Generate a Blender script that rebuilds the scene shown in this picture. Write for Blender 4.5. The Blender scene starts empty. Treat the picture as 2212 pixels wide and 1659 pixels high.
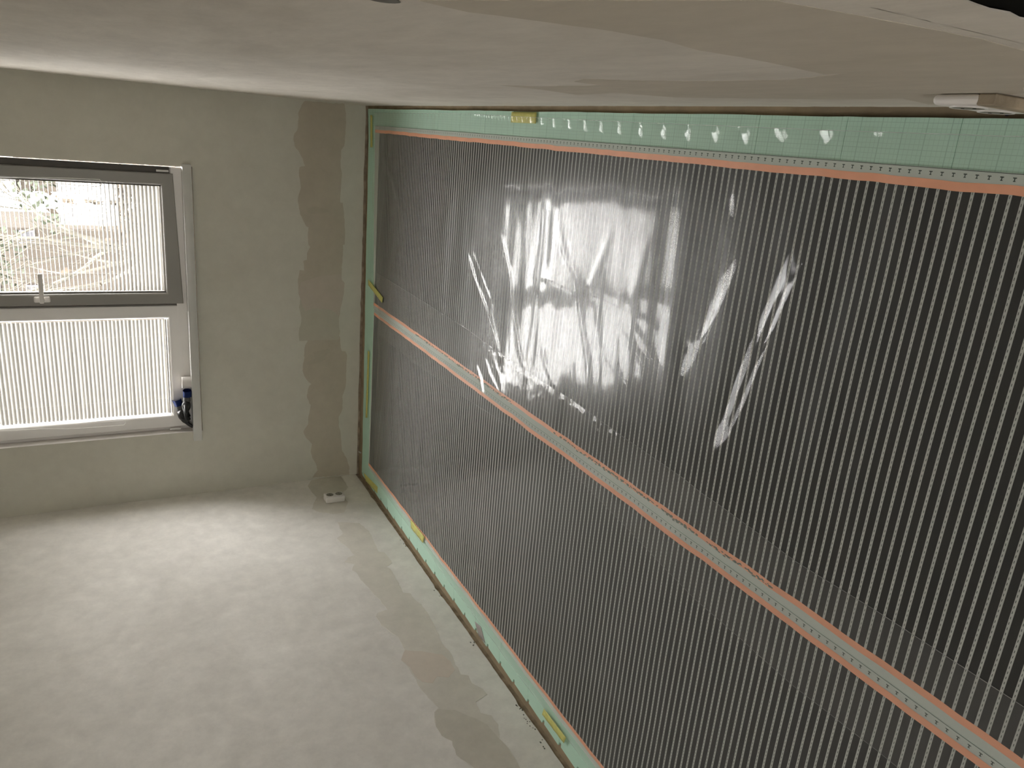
import bpy, bmesh, math, random
import numpy as np
from mathutils import Matrix, Vector
random.seed(7)
C = bpy.context.scene.collection
SC = bpy.context.scene
EXPOSURE = 1.9
SKY = 5.0
SLAT_T = .2
SHEET_R0, SHEET_GAIN, SHEET_HAZE = .026, .8, .030
TILT_LOW, TILT_HIGH, TILT_L = 54, 8, 57
POLY = {"far":[[0.119,0.354],[0.107,0.364],[0.051,0.39],[0.025,0.387],[-0.029,0.392],[-0.06,0.411],[-0.091,0.417],[-0.127,0.409],[-0.15,0.388],[-0.192,0.364],[-0.231,0.351],[-0.238,0.381],[-0.27,0.386],[-0.321,0.378],[-0.356,0.374],[-0.355,0.375],[-0.389,0.386],[-0.423,0.392],[-0.471,0.385],[-0.502,0.379],[-0.536,0.362],[-0.57,0.344],[-0.576,0.33],[-0.611,0.334],[-0.675,0.331],[-0.69,0.32],[-0.707,0.329],[-0.725,0.338],[-0.764,0.338],[-0.773,0.36],[-0.812,0.354],[-0.785,0.355],[-0.83,0.355],[-0.826,0.381],[-0.886,0.392],[-0.969,0.388],[-1.027,0.369],[-1.066,0.351],[-1.104,0.347],[-1.143,0.356],[-1.178,0.35],[-1.221,0.327],[-1.266,0.333],[-1.289,0.348],[-1.313,0.352],[-1.355,0.355],[-1.365,0.351],[-1.406,0.36],[-1.451,0.363],[-1.484,0.352],[-1.515,0.335],[-1.542,0.307],[-1.552,0.322],[-1.581,0.331],[-1.617,0.336],[-1.668,0.322],[-1.679,0.311],[-1.719,0.318],[-1.772,0.327],[-1.799,0.327],[-1.811,0.328],[-1.854,0.357],[-1.896,0.342],[-1.947,0.302],[-1.997,0.31],[-2.045,0.299],[-2.075,0.282],[-2.134,0.264],[-2.182,0.298],[-2.191,0.055],[-2.132,0.056],[-2.062,0.08],[-2.011,0.108],[-1.897,0.116],[-1.845,0.13],[-1.832,0.131],[-1.78,0.133],[-1.747,0.116],[-1.717,0.108],[-1.645,0.111],[-1.602,0.099],[-1.565,0.09],[-1.468,0.088],[-1.369,0.086],[-1.34,0.097],[-1.336,0.12],[-1.314,0.127],[-1.246,0.133],[-1.221,0.151],[-1.165,0.154],[-1.11,0.139],[-1.063,0.132],[-0.973,0.114],[-0.906,0.11],[-0.887,0.128],[-0.818,0.128],[-0.811,0.131],[-0.738,0.124],[-0.675,0.125],[-0.671,0.113],[-0.617,0.113],[-0.543,0.117],[-0.476,0.123],[-0.427,0.13],[-0.426,0.145],[-0.343,0.143],[-0.345,0.143],[-0.273,0.138],[-0.203,0.147],[-0.129,0.145],[-0.103,0.127],[-0.062,0.124],[0.008,0.12],[0.076,0.121],[0.124,0.131]],"far_pink":[[-0.86,0.25],[-0.852,0.13],[-0.889,0.128],[-0.91,0.112],[-0.976,0.116],[-1.063,0.132],[-1.11,0.143],[-1.085,0.171],[-1.065,0.21],[-1.059,0.302],[-1.077,0.347],[-1.027,0.369],[-0.958,0.388],[-0.897,0.37],[-0.875,0.303]],"far_stroke":[[-1.335,0.299],[-1.325,0.243],[-1.317,0.199],[-1.344,0.189],[-1.349,0.211],[-1.374,0.23],[-1.388,0.223],[-1.411,0.273],[-1.414,0.338],[-1.395,0.329],[-1.378,0.286]],"far_stroke2":[[-0.47,0.345],[-0.453,0.292],[-0.46,0.251],[-0.473,0.204],[-0.482,0.207],[-0.492,0.251],[-0.497,0.31],[-0.489,0.339]],"l1":[[4.547,0.31],[4.564,0.235],[4.554,0.111],[4.473,0.111],[4.383,0.114],[4.345,0.136],[4.326,0.157],[4.252,0.178],[4.189,0.169],[4.057,0.227],[4.057,0.298],[4.102,0.366],[4.158,0.398],[4.239,0.363],[4.301,0.333],[4.379,0.345],[4.468,0.35]],"l2":[[3.948,0.297],[3.93,0.243],[3.899,0.182],[3.807,0.16],[3.717,0.163],[3.65,0.17],[3.556,0.176],[3.537,0.149],[3.49,0.146],[3.421,0.145],[3.396,0.186],[3.365,0.174],[3.297,0.174],[3.223,0.177],[3.137,0.185],[3.118,0.152],[3.062,0.151],[3.011,0.135],[3.016,0.135],[2.952,0.134],[2.821,0.14],[2.778,0.146],[2.685,0.157],[2.64,0.149],[2.56,0.155],[2.469,0.163],[2.45,0.135],[2.4,0.142],[2.351,0.113],[2.314,0.11],[2.292,0.173],[2.227,0.181],[2.196,0.146],[2.142,0.143],[2.071,0.173],[2.018,0.162],[1.97,0.163],[1.915,0.166],[1.98,0.324],[2.021,0.342],[2.063,0.36],[2.13,0.347],[2.171,0.373],[2.223,0.376],[2.299,0.352],[2.316,0.328],[2.407,0.346],[2.483,0.356],[2.535,0.354],[2.606,0.356],[2.65,0.368],[2.709,0.329],[2.81,0.325],[2.864,0.35],[2.916,0.37],[2.992,0.373],[3.015,0.359],[3.025,0.306],[3.116,0.31],[3.173,0.326],[3.281,0.34],[3.342,0.348],[3.393,0.35],[3.423,0.364],[3.475,0.335],[3.516,0.378],[3.551,0.35],[3.565,0.309],[3.653,0.321],[3.719,0.345],[3.77,0.35],[3.805,0.307],[3.887,0.304]],"l3":[[2.709,0.329],[2.661,0.247],[2.622,0.188],[2.565,0.169],[2.504,0.174],[2.468,0.221],[2.492,0.262],[2.46,0.295],[2.481,0.332],[2.533,0.348],[2.587,0.348],[2.65,0.368]],"l4":[[2.309,0.327],[2.28,0.271],[2.222,0.228],[2.158,0.184],[2.078,0.175],[2.013,0.165],[1.966,0.165],[1.915,0.168],[1.98,0.324],[2.021,0.342],[2.063,0.36],[2.13,0.347],[2.171,0.373],[2.223,0.376],[2.299,0.352]],"r1":[[0.794,1.106],[0.807,1.063],[0.812,1.044],[0.801,1.012],[0.789,0.956],[0.775,0.887],[0.774,0.817],[0.802,0.738],[0.797,0.675],[0.806,0.585],[0.821,0.497],[0.782,0.497],[0.928,0.455],[1.079,0.47],[1.211,0.507],[1.337,0.566],[1.417,0.538],[1.416,0.471],[1.646,0.495],[1.758,0.535],[1.727,0.45],[1.75,0.317],[1.545,0.346],[1.462,0.24],[1.264,0.207],[1.065,0.178],[0.927,0.185],[0.949,0.084],[0.691,0.243],[0.49,0.599],[0.484,0.676],[0.488,0.699],[0.493,0.775],[0.498,0.822],[0.502,0.851],[0.51,0.897],[0.509,0.908]],"rhole":[[0.836,1.135],[0.843,1.125],[0.839,1.117],[0.824,1.112],[0.805,1.114]]}
CAM_R = [[0.08441923, 0.94996968, 0.30071749], [-0.45790049, 0.30502628, -0.83503659], [-0.88498618, -0.06720554, 0.46074166]]
F_PX = 1652.729
RIDGE_DATA = [
 # long double-lit fold on the right half, coming from the copper bar down towards the sheet joint
 ([(-.02, 1.145), (-.147, 1.172), (-.201, 1.196), (-.374, 1.248), (-.524, 1.285), (-.658, 1.316), (-.86, 1.41)], .0170, .034),
 ([(-.22, 1.40), (-.351, 1.442), (-.461, 1.486), (-.575, 1.54)], .0062, .019),
 ([(.015, 1.50), (-.06, 1.475), (-.13, 1.455)], .0028, .011),
 ([(-.03, 1.345), (-.09, 1.335), (-.15, 1.33)], .0020, .010),
 # V folds left of the reflection
 ([(-.44, 3.06), (-.58, 2.93), (-.70, 2.77), (-.82, 2.655)], .0038, .011),
 ([(-.45, 3.00), (-.56, 2.86), (-.64, 2.76)], .0024, .009),
 ([(-.33, 2.76), (-.387, 2.70), (-.50, 2.62), (-.62, 2.58), (-.80, 2.56)], .0018, .009),
 # folds through the middle of the reflection
 ([(-.22, 2.41), (-.33, 2.395), (-.446, 2.405), (-.60, 2.40), (-.80, 2.42)], .0034, .010),
 ([(-.27, 2.28), (-.337, 2.245), (-.413, 2.143), (-.52, 2.10), (-.68, 2.02), (-.80, 1.99)], .0034, .011),
 ([(-.30, 2.24), (-.38, 2.19), (-.46, 2.14)], -.0020, .009),
 ([(-.22, 1.97), (-.33, 2.02), (-.42, 2.06), (-.55, 2.02)], .0022, .013),
 ([(-.38, 1.99), (-.55, 1.96), (-.70, 1.93), (-.83, 1.91)], -.0018, .013),
 ([(-.42, 1.90), (-.60, 1.88), (-.78, 1.84)], .0015, .012),
 ([(-.24, 1.80), (-.45, 1.83), (-.64, 1.80), (-.78, 1.76)], .0015, .014),
 # short arcs crossing the folds
 ([(-.45, 2.05), (-.455, 1.95), (-.462, 1.82), (-.47, 1.70)], .0014, .008),
 ([(-.46, 2.45), (-.45, 2.35), (-.455, 2.25), (-.46, 2.15)], .0012, .009),
 ([(-.53, 1.86), (-.58, 1.75), (-.66, 1.66)], .0022, .008),
 ([(-.50, 1.80), (-.56, 1.70), (-.63, 1.62)], .0018, .007),
 ([(-.60, 1.98), (-.66, 1.84), (-.73, 1.72)], .0020, .008),
 ([(-.60, 1.60), (-.63, 1.52), (-.66, 1.45)], .0022, .008),
 ([(-.47, 1.56), (-.49, 1.51), (-.50, 1.47)], .0016, .007),
 ([(-.56, 2.60), (-.66, 2.55), (-.78, 2.46)], .0028, .010),
 ([(-.70, 2.32), (-.76, 2.28), (-.82, 2.20)], .0034, .010),
 ([(-.72, 2.52), (-.78, 2.47), (-.83, 2.42)], .0034, .009),
 ([(-.70, 2.12), (-.76, 2.10), (-.83, 2.06)], .0030, .010),
 ([(-.72, 1.80), (-.76, 1.70), (-.83, 1.60)], .0026, .012),
 # big soft folds at the far left and in the left lane
 ([(-.10, 4.30), (-.22, 4.05), (-.42, 3.85), (-.70, 3.72)], .0030, .022),
 ([(-.05, 3.95), (-.30, 3.75), (-.55, 3.55)], .0020, .022),
 ([(-1.25, 2.70), (-1.32, 2.66), (-1.36, 2.62)], .0020, .012),
 ([(-.93, 2.86), (-.98, 2.80), (-1.06, 2.76)], .0036, .007),
 ([(-.88, 2.78), (-.93, 2.72), (-.97, 2.64)], .0028, .007),
 ([(-.84, 2.72), (-.92, 2.62), (-1.00, 2.58)], .0026, .008),
 ([(-1.30, 1.98), (-1.45, 1.92), (-1.62, 1.90), (-1.80, 1.84)], .0028, .020),
 ([(-1.45, 1.62), (-1.60, 1.60), (-1.80, 1.55)], .0022, .022),
 ([(-1.30, 1.25), (-1.42, 1.30), (-1.56, 1.40)], .0022, .018),
 ([(-1.55, 2.35), (-1.72, 2.30), (-1.88, 2.25)], .0018, .020),
]
EYE = 1.40            # camera height above the floor sheet
XR, XL, YF = 0.126, -2.196, 4.560   # right wall, left wall, window wall
YB, ZC = -2.6, 2.62   # back wall behind the camera, ceiling

# ------------------------------------------------------------------ camera, sky, exposure
cam_d = bpy.data.cameras.new('camera')
cam = bpy.data.objects.new('camera', cam_d); C.objects.link(cam)
cam_d.sensor_width = 36.0
cam_d.lens = F_PX / 2212.0 * 36.0
cam_d.clip_start = 0.02; cam_d.clip_end = 400
m4 = Matrix(CAM_R).to_4x4(); m4.translation = Vector((0, 0, EYE))
cam.matrix_world = m4
SC.camera = cam
SC.view_settings.view_transform = 'Standard'
SC.view_settings.look = 'None'
SC.view_settings.gamma = 1.0
SC.view_settings.use_curve_mapping = False
SC.view_settings.exposure = EXPOSURE

world = bpy.data.worlds.new('overcast_sky'); SC.world = world; world.use_nodes = True
nt = world.node_tree; nt.nodes.clear()
wo = nt.nodes.new('ShaderNodeOutputWorld'); bg = nt.nodes.new('ShaderNodeBackground')
tc = nt.nodes.new('ShaderNodeTexCoord'); sep = nt.nodes.new('ShaderNodeSeparateXYZ')
mr = nt.nodes.new('ShaderNodeMapRange')
mr.inputs['From Min'].default_value = 0.0; mr.inputs['From Max'].default_value = 1.0
mr.inputs['To Min'].default_value = SKY; mr.inputs['To Max'].default_value = SKY * 2.6
nt.links.new(tc.outputs['Generated'], sep.inputs[0]); nt.links.new(sep.outputs['Z'], mr.inputs['Value'])
bg.inputs['Color'].default_value = (1.0, 0.990, 0.978, 1)
nt.links.new(mr.outputs[0], bg.inputs['Strength']); nt.links.new(bg.outputs[0], wo.inputs[0])

# portal in the window opening: only guides the sampling of the real sky
pl = bpy.data.lights.new('sky_portal', 'AREA'); pl.shape = 'RECTANGLE'; pl.size = 1.5; pl.size_y = 1.46
pl.cycles.is_portal = True
po = bpy.data.objects.new('sky_portal', pl); C.objects.link(po)
po.location = (-1.03, 4.74, 1.73); po.rotation_euler = (-math.pi / 2, 0, 0)   # faces into the room (-Y)
pl2 = bpy.data.lights.new('sky_portal', 'AREA'); pl2.shape = 'RECTANGLE'; pl2.size = .74; pl2.size_y = .8
pl2.cycles.is_portal = True
po2 = bpy.data.objects.new('sky_portal', pl2); C.objects.link(po2)
po2.location = (-1.25, YB - .16, 1.55); po2.rotation_euler = (math.pi / 2, 0, 0)    # portal of the added fill window, behind the camera
SC.cycles.max_bounces = 12; SC.cycles.diffuse_bounces = 7; SC.cycles.glossy_bounces = 4
SC.cycles.transmission_bounces = 8; SC.cycles.transparent_max_bounces = 16
SC.cycles.caustics_reflective = False; SC.cycles.caustics_refractive = False
SC.cycles.sample_clamp_indirect = 8.0
SC.cycles.use_denoising = True

# ------------------------------------------------------------------ materials
def new_mat(name):
    m = bpy.data.materials.new(name); m.use_nodes = True
    n = m.node_tree; b = n.nodes['Principled BSDF']
    return m, n, b
def N(n, t, **kw):
    x = n.nodes.new(t)
    for k, v in kw.items():
        if k in x.inputs: x.inputs[k].default_value = v
        else: setattr(x, k, v)
    return x
def col(c): return (c[0], c[1], c[2], 1)
def simple(name, c, rough=0.6, spec=0.4, metal=0, noise=0.06, scale=30, bump=0, bscale=200, coat=0):
    m, n, b = new_mat(name)
    t = N(n, 'ShaderNodeTexCoord'); nz = N(n, 'ShaderNodeTexNoise', Scale=scale, Detail=4.0)
    n.links.new(t.outputs['Object'], nz.inputs['Vector'])
    r = N(n, 'ShaderNodeMapRange'); r.inputs['From Min'].default_value = .25; r.inputs['From Max'].default_value = .75
    r.inputs['To Min'].default_value = 1 - noise; r.inputs['To Max'].default_value = 1 + noise
    mx = N(n, 'ShaderNodeVectorMath', operation='SCALE'); mx.inputs[0].default_value = c
    n.links.new(nz.outputs['Fac'], r.inputs['Value']); n.links.new(r.outputs[0], mx.inputs['Scale'])
    n.links.new(mx.outputs[0], b.inputs['Base Color'])
    b.inputs['Roughness'].default_value = rough; b.inputs['Specular IOR Level'].default_value = spec
    b.inputs['Metallic'].default_value = metal; b.inputs['Coat Weight'].default_value = coat
    if bump:
        bn = N(n, 'ShaderNodeTexNoise', Scale=bscale, Detail=3.0)
        n.links.new(t.outputs['Object'], bn.inputs['Vector'])
        bp = N(n, 'ShaderNodeBump', Strength=bump, Distance=0.002)
        n.links.new(bn.outputs['Fac'], bp.inputs['Height']); n.links.new(bp.outputs[0], b.inputs['Normal'])
    return m
def plaster(name, base, tint, amt=0.10, stretch=(1, 1, 1), bump=0.35):
    """hand-skimmed plaster: cloudy mottling between two tones, trowel streaks, fine grain"""
    m, n, b = new_mat(name)
    t = N(n, 'ShaderNodeTexCoord'); mp = N(n, 'ShaderNodeMapping'); mp.inputs['Scale'].default_value = stretch
    n.links.new(t.outputs['Object'], mp.inputs[0])
    a = N(n, 'ShaderNodeTexNoise', Scale=2.2, Detail=6.0, Roughness=0.62, Distortion=0.6)
    n.links.new(mp.outputs[0], a.inputs['Vector'])
    r = N(n, 'ShaderNodeMapRange'); r.inputs['From Min'].default_value = .35; r.inputs['From Max'].default_value = .68
    n.links.new(a.outputs['Fac'], r.inputs['Value'])
    mx = N(n, 'ShaderNodeMixRGB'); mx.inputs['Color1'].default_value = col(base); mx.inputs['Color2'].default_value = col(tint)
    n.links.new(r.outputs[0], mx.inputs['Fac'])
    s = N(n, 'ShaderNodeTexNoise', Scale=14.0, Detail=5.0, Roughness=0.7)
    n.links.new(mp.outputs[0], s.inputs['Vector'])
    r2 = N(n, 'ShaderNodeMapRange'); r2.inputs['From Min'].default_value = .3; r2.inputs['From Max'].default_value = .7
    r2.inputs['To Min'].default_value = 1 - amt; r2.inputs['To Max'].default_value = 1 + amt * .6
    n.links.new(s.outputs['Fac'], r2.inputs['Value'])
    sc = N(n, 'ShaderNodeVectorMath', operation='SCALE')
    n.links.new(mx.outputs[0], sc.inputs[0]); n.links.new(r2.outputs[0], sc.inputs['Scale'])
    n.links.new(sc.outputs[0], b.inputs['Base Color'])
    b.inputs['Roughness'].default_value = .93; b.inputs['Specular IOR Level'].default_value = .15
    g = N(n, 'ShaderNodeTexNoise', Scale=260.0, Detail=2.0); n.links.new(t.outputs['Object'], g.inputs['Vector'])
    w = N(n, 'ShaderNodeTexNoise', Scale=9.0, Detail=4.0, Distortion=1.0); n.links.new(mp.outputs[0], w.inputs['Vector'])
    b1 = N(n, 'ShaderNodeBump', Strength=bump, Distance=0.00028); n.links.new(g.outputs['Fac'], b1.inputs['Height'])
    b2 = N(n, 'ShaderNodeBump', Strength=bump * .6, Distance=0.006); n.links.new(w.outputs['Fac'], b2.inputs['Height'])
    n.links.new(b1.outputs[0], b2.inputs['Normal']); n.links.new(b2.outputs[0], b.inputs['Normal'])
    return m

M_far = plaster('plaster_window_wall', (.67, .655, .575), (.63, .61, .53), .04)
M_left = plaster('plaster_left_wall', (.87, .845, .80), (.76, .735, .69), .09)
M_right = plaster('plaster_right_wall', (.74, .70, .635), (.62, .58, .515), .08, stretch=(1, .55, 1.6), bump=.5)
M_ceil = plaster('plaster_ceiling', (.80, .79, .75), (.75, .74, .7), .05)
M_patch_brown = plaster('patch_brown_grey', (.565, .515, .425), (.53, .48, .39), .06)
M_patch_grey = plaster('patch_grey', (.54, .52, .43), (.57, .535, .45), .05)
M_patch_pink = plaster('patch_pinkish', (.59, .53, .455), (.555, .495, .42), .05)
M_patch_dark = plaster('patch_stroke', (.50, .46, .37), (.53, .49, .40), .05)
M_lp1 = plaster('left_patch_grey', (.69, .66, .59), (.765, .73, .66), .08)
M_lp2 = plaster('left_patch_pink', (.74, .66, .575), (.70, .635, .56), .05)
M_rp = plaster('right_patch', (.60, .55, .47), (.54, .495, .415), .07, stretch=(1, .5, 1.5))
M_mason = simple('raw_masonry', (.40, .335, .25), .95, .1, noise=.35, scale=22, bump=.8, bscale=60)
M_screed = simple('raw_screed', (.36, .285, .19), .95, .1, noise=.2, scale=14, bump=.4, bscale=120)
M_sash = simple('shaded_white_sash', (.29, .28, .255), .38, .5, noise=.015, scale=5)  # white frame with its backlit shade put into a darker grey
M_upvc = simple('white_upvc', (.88, .86, .84), .38, .5, noise=.015, scale=5)
M_seal = simple('grey_gasket', (.16, .15, .135), .6, .3)
M_sill = simple('white_sill', (.60, .60, .565), .35, .5, noise=.04, scale=12)
M_white = simple('white_plastic', (.78, .75, .72), .35, .5, noise=.02)
M_hole = simple('socket_recess', (.26, .25, .21), .6, .3)
M_pin = simple('socket_pin_hole', (.03, .03, .025), .7, .2)
M_tape_y = simple('yellow_tape', (.64, .62, .20), .6, .3, noise=.08, scale=60)
M_tape_g = simple('grey_tape', (.36, .33, .31), .5, .4, noise=.06, scale=60)
M_black = simple('black_nitrile', (.010, .010, .011), .42, .5, noise=.2, scale=60, bump=.3, bscale=150)
M_knit = simple('grey_knit', (.12, .12, .12), .9, .2, noise=.3, scale=150, bump=.6, bscale=400)
M_blue = simple('blue_cuff', (.010, .024, .11), .8, .2, noise=.2, scale=120, bump=.5, bscale=400)
M_purple = simple('dark_violet_cable', (.012, .008, .03), .45, .4)
M_crumb = simple('plaster_crumb', (.62, .60, .55), .9, .1)
M_cord = simple('white_cord', (.85, .84, .8), .6, .3)
M_copper = simple('copper_bus', (.98, .46, .28), .40, .5, metal=.0, noise=.05, scale=25)
M_ink = simple('grey_ink', (.05, .065, .055), .8, .2)

def slat_material():
    m, n, b = new_mat('translucent_slat')
    out = n.nodes['Material Output']
    b.inputs['Base Color'].default_value = (.54, .53, .505, 1); b.inputs['Roughness'].default_value = .4
    tr = N(n, 'ShaderNodeBsdfTranslucent'); tr.inputs['Color'].default_value = (.80, .79, .75, 1)
    mx = N(n, 'ShaderNodeMixShader'); mx.inputs[0].default_value = SLAT_T
    n.links.new(b.outputs[0], mx.inputs[1]); n.links.new(tr.outputs[0], mx.inputs[2]); n.links.new(mx.outputs[0], out.inputs[0])
    return m
M_slat = slat_material()

def clear_sheet(name, r0, gain, rough, haze, tint, bump_nodes=False, hazecol=(.8, .8, .8)):
    """thin clear plastic: Schlick reflection over pass-through, a little milky haze"""
    m = bpy.data.materials.new(name); m.use_nodes = True; n = m.node_tree; n.nodes.clear()
    out = N(n, 'ShaderNodeOutputMaterial')
    lw = N(n, 'ShaderNodeLayerWeight'); lw.inputs['Blend'].default_value = .5
    p = N(n, 'ShaderNodeMath', operation='POWER'); p.inputs[1].default_value = 5.0
    n.links.new(lw.outputs['Facing'], p.inputs[0])
    ma = N(n, 'ShaderNodeMath', operation='MULTIPLY_ADD'); ma.inputs[1].default_value = gain; ma.inputs[2].default_value = r0
    ma.use_clamp = True
    n.links.new(p.outputs[0], ma.inputs[0])
    tr = N(n, 'ShaderNodeBsdfTransparent'); tr.inputs['Color'].default_value = col(tint)
    gl = N(n, 'ShaderNodeBsdfGlossy'); gl.inputs['Roughness'].default_value = rough
    df = N(n, 'ShaderNodeBsdfDiffuse'); df.inputs['Color'].default_value = col(hazecol)
    m1 = N(n, 'ShaderNodeMixShader'); m1.inputs[0].default_value = haze
    n.links.new(tr.outputs[0], m1.inputs[1]); n.links.new(df.outputs[0], m1.inputs[2])
    m2 = N(n, 'ShaderNodeMixShader')
    n.links.new(ma.outputs[0], m2.inputs[0]); n.links.new(m1.outputs[0], m2.inputs[1]); n.links.new(gl.outputs[0], m2.inputs[2])
    n.links.new(m2.outputs[0], out.inputs[0])
    if bump_nodes:
        t = N(n, 'ShaderNodeTexCoord')
        mp = N(n, 'ShaderNodeMapping'); mp.inputs['Rotation'].default_value = (0, 0, math.radians(28)); mp.inputs['Scale'].default_value = (8, 46, 1)
        n.links.new(t.outputs['Object'], mp.inputs[0])
        a = N(n, 'ShaderNodeTexNoise', Scale=1.0, Detail=2.0); n.links.new(mp.outputs[0], a.inputs['Vector'])
        mk = N(n, 'ShaderNodeTexNoise', Scale=1.6, Detail=2.0); n.links.new(t.outputs['Object'], mk.inputs['Vector'])
        mm = N(n, 'ShaderNodeMapRange'); mm.inputs['From Min'].default_value = .50; mm.inputs['From Max'].default_value = .66
        n.links.new(mk.outputs['Fac'], mm.inputs['Value'])
        pr = N(n, 'ShaderNodeMath', operation='MULTIPLY'); n.links.new(a.outputs['Fac'], pr.inputs[0]); n.links.new(mm.outputs[0], pr.inputs[1])
        f = N(n, 'ShaderNodeTexNoise', Scale=30.0, Detail=2.0); n.links.new(t.outputs['Object'], f.inputs['Vector'])
        b1 = N(n, 'ShaderNodeBump', Strength=1.0, Distance=0.00028); n.links.new(pr.outputs[0], b1.inputs['Height'])
        b2 = N(n, 'ShaderNodeBump', Strength=.5, Distance=0.00012); n.links.new(f.outputs['Fac'], b2.inputs['Height'])
        n.links.new(b1.outputs[0], b2.inputs['Normal']); n.links.new(b2.outputs[0], gl.inputs['Normal'])
    return m
M_poly = clear_sheet('clear_polythene', SHEET_R0, SHEET_GAIN, .06, SHEET_HAZE, (.985, .985, .985), True)
M_glass = clear_sheet('window_glass', .07, .9, .0, .0, (.955, .95, .945))
M_pet = clear_sheet('film_carrier', .04, .5, .15, .62, (.94, .96, .94), hazecol=(.90, .92, .875))
M_hem = clear_sheet('sheet_hem', .10, .9, .25, .30, (.9, .9, .9), hazecol=(.9, .9, .9))

def carbon_material():
    m, n, b = new_mat('carbon_print')
    b.inputs['Base Color'].default_value = (.009, .0098, .0098, 1)
    b.inputs['Roughness'].default_value = .30; b.inputs['Specular IOR Level'].default_value = .5
    return m
M_carbon = carbon_material()

def xps_material():
    """pale green foam board with a printed centimetre grid and an embossed grain"""
    m, n, b = new_mat('green_foam_board')
    t = N(n, 'ShaderNodeTexCoord'); s = N(n, 'ShaderNodeSeparateXYZ'); n.links.new(t.outputs['Object'], s.inputs[0])
    def lines(axis, period, width, phase=0.0):
        a = N(n, 'ShaderNodeMath', operation='ADD'); a.inputs[1].default_value = 10 + phase; n.links.new(s.outputs[axis], a.inputs[0])
        md = N(n, 'ShaderNodeMath', operation='MODULO'); md.inputs[1].default_value = period; n.links.new(a.outputs[0], md.inputs[0])
        lt = N(n, 'ShaderNodeMath', operation='LESS_THAN'); lt.inputs[1].default_value = width; n.links.new(md.outputs[0], lt.inputs[0])
        return lt
    parts = [(lines('X', .01, .0009), .30), (lines('Y', .01, .0012), .22), (lines('Y', .05, .0022), .4), (lines('X', .05, .0011), .4)]
    cur = None
    for l, w in parts:
        mu = N(n, 'ShaderNodeMath', operation='MULTIPLY'); mu.inputs[1].default_value = w; n.links.new(l.outputs[0], mu.inputs[0])
        if cur is None: cur = mu
        else:
            mx = N(n, 'ShaderNodeMath', operation='MAXIMUM'); n.links.new(cur.outputs[0], mx.inputs[0]); n.links.new(mu.outputs[0], mx.inputs[1]); cur = mx
    # the printed grid lies on the half of the board nearer the right wall
    gt = N(n, 'ShaderNodeMath', operation='GREATER_THAN'); gt.inputs[1].default_value = -.9; n.links.new(s.outputs['X'], gt.inputs[0])
    mu = N(n, 'ShaderNodeMath', operation='MULTIPLY'); n.links.new(cur.outputs[0], mu.inputs[0]); n.links.new(gt.outputs[0], mu.inputs[1])
    nz = N(n, 'ShaderNodeTexNoise', Scale=3.0, Detail=4.0); n.links.new(t.outputs['Object'], nz.inputs['Vector'])
    c0 = N(n, 'ShaderNodeMixRGB'); c0.inputs['Color1'].default_value = (.50, .74, .60, 1); c0.inputs['Color2'].default_value = (.55, .78, .65, 1)
    n.links.new(nz.outputs['Fac'], c0.inputs['Fac'])
    c1 = N(n, 'ShaderNodeMixRGB'); c1.inputs['Color2'].default_value = (.20, .36, .28, 1)
    n.links.new(c0.outputs[0], c1.inputs['Color1']); n.links.new(mu.outputs[0], c1.inputs['Fac'])
    n.links.new(c1.outputs[0], b.inputs['Base Color'])
    b.inputs['Roughness'].default_value = .6; b.inputs['Specular IOR Level'].default_value = .3
    wv = N(n, 'ShaderNodeTexVoronoi', Scale=170.0); n.links.new(t.outputs['Object'], wv.inputs['Vector'])
    bp = N(n, 'ShaderNodeBump', Strength=.25, Distance=.0008); n.links.new(wv.outputs['Distance'], bp.inputs['Height'])
    n.links.new(bp.outputs[0], b.inputs['Normal'])
    return m
M_xps = xps_material()

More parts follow.
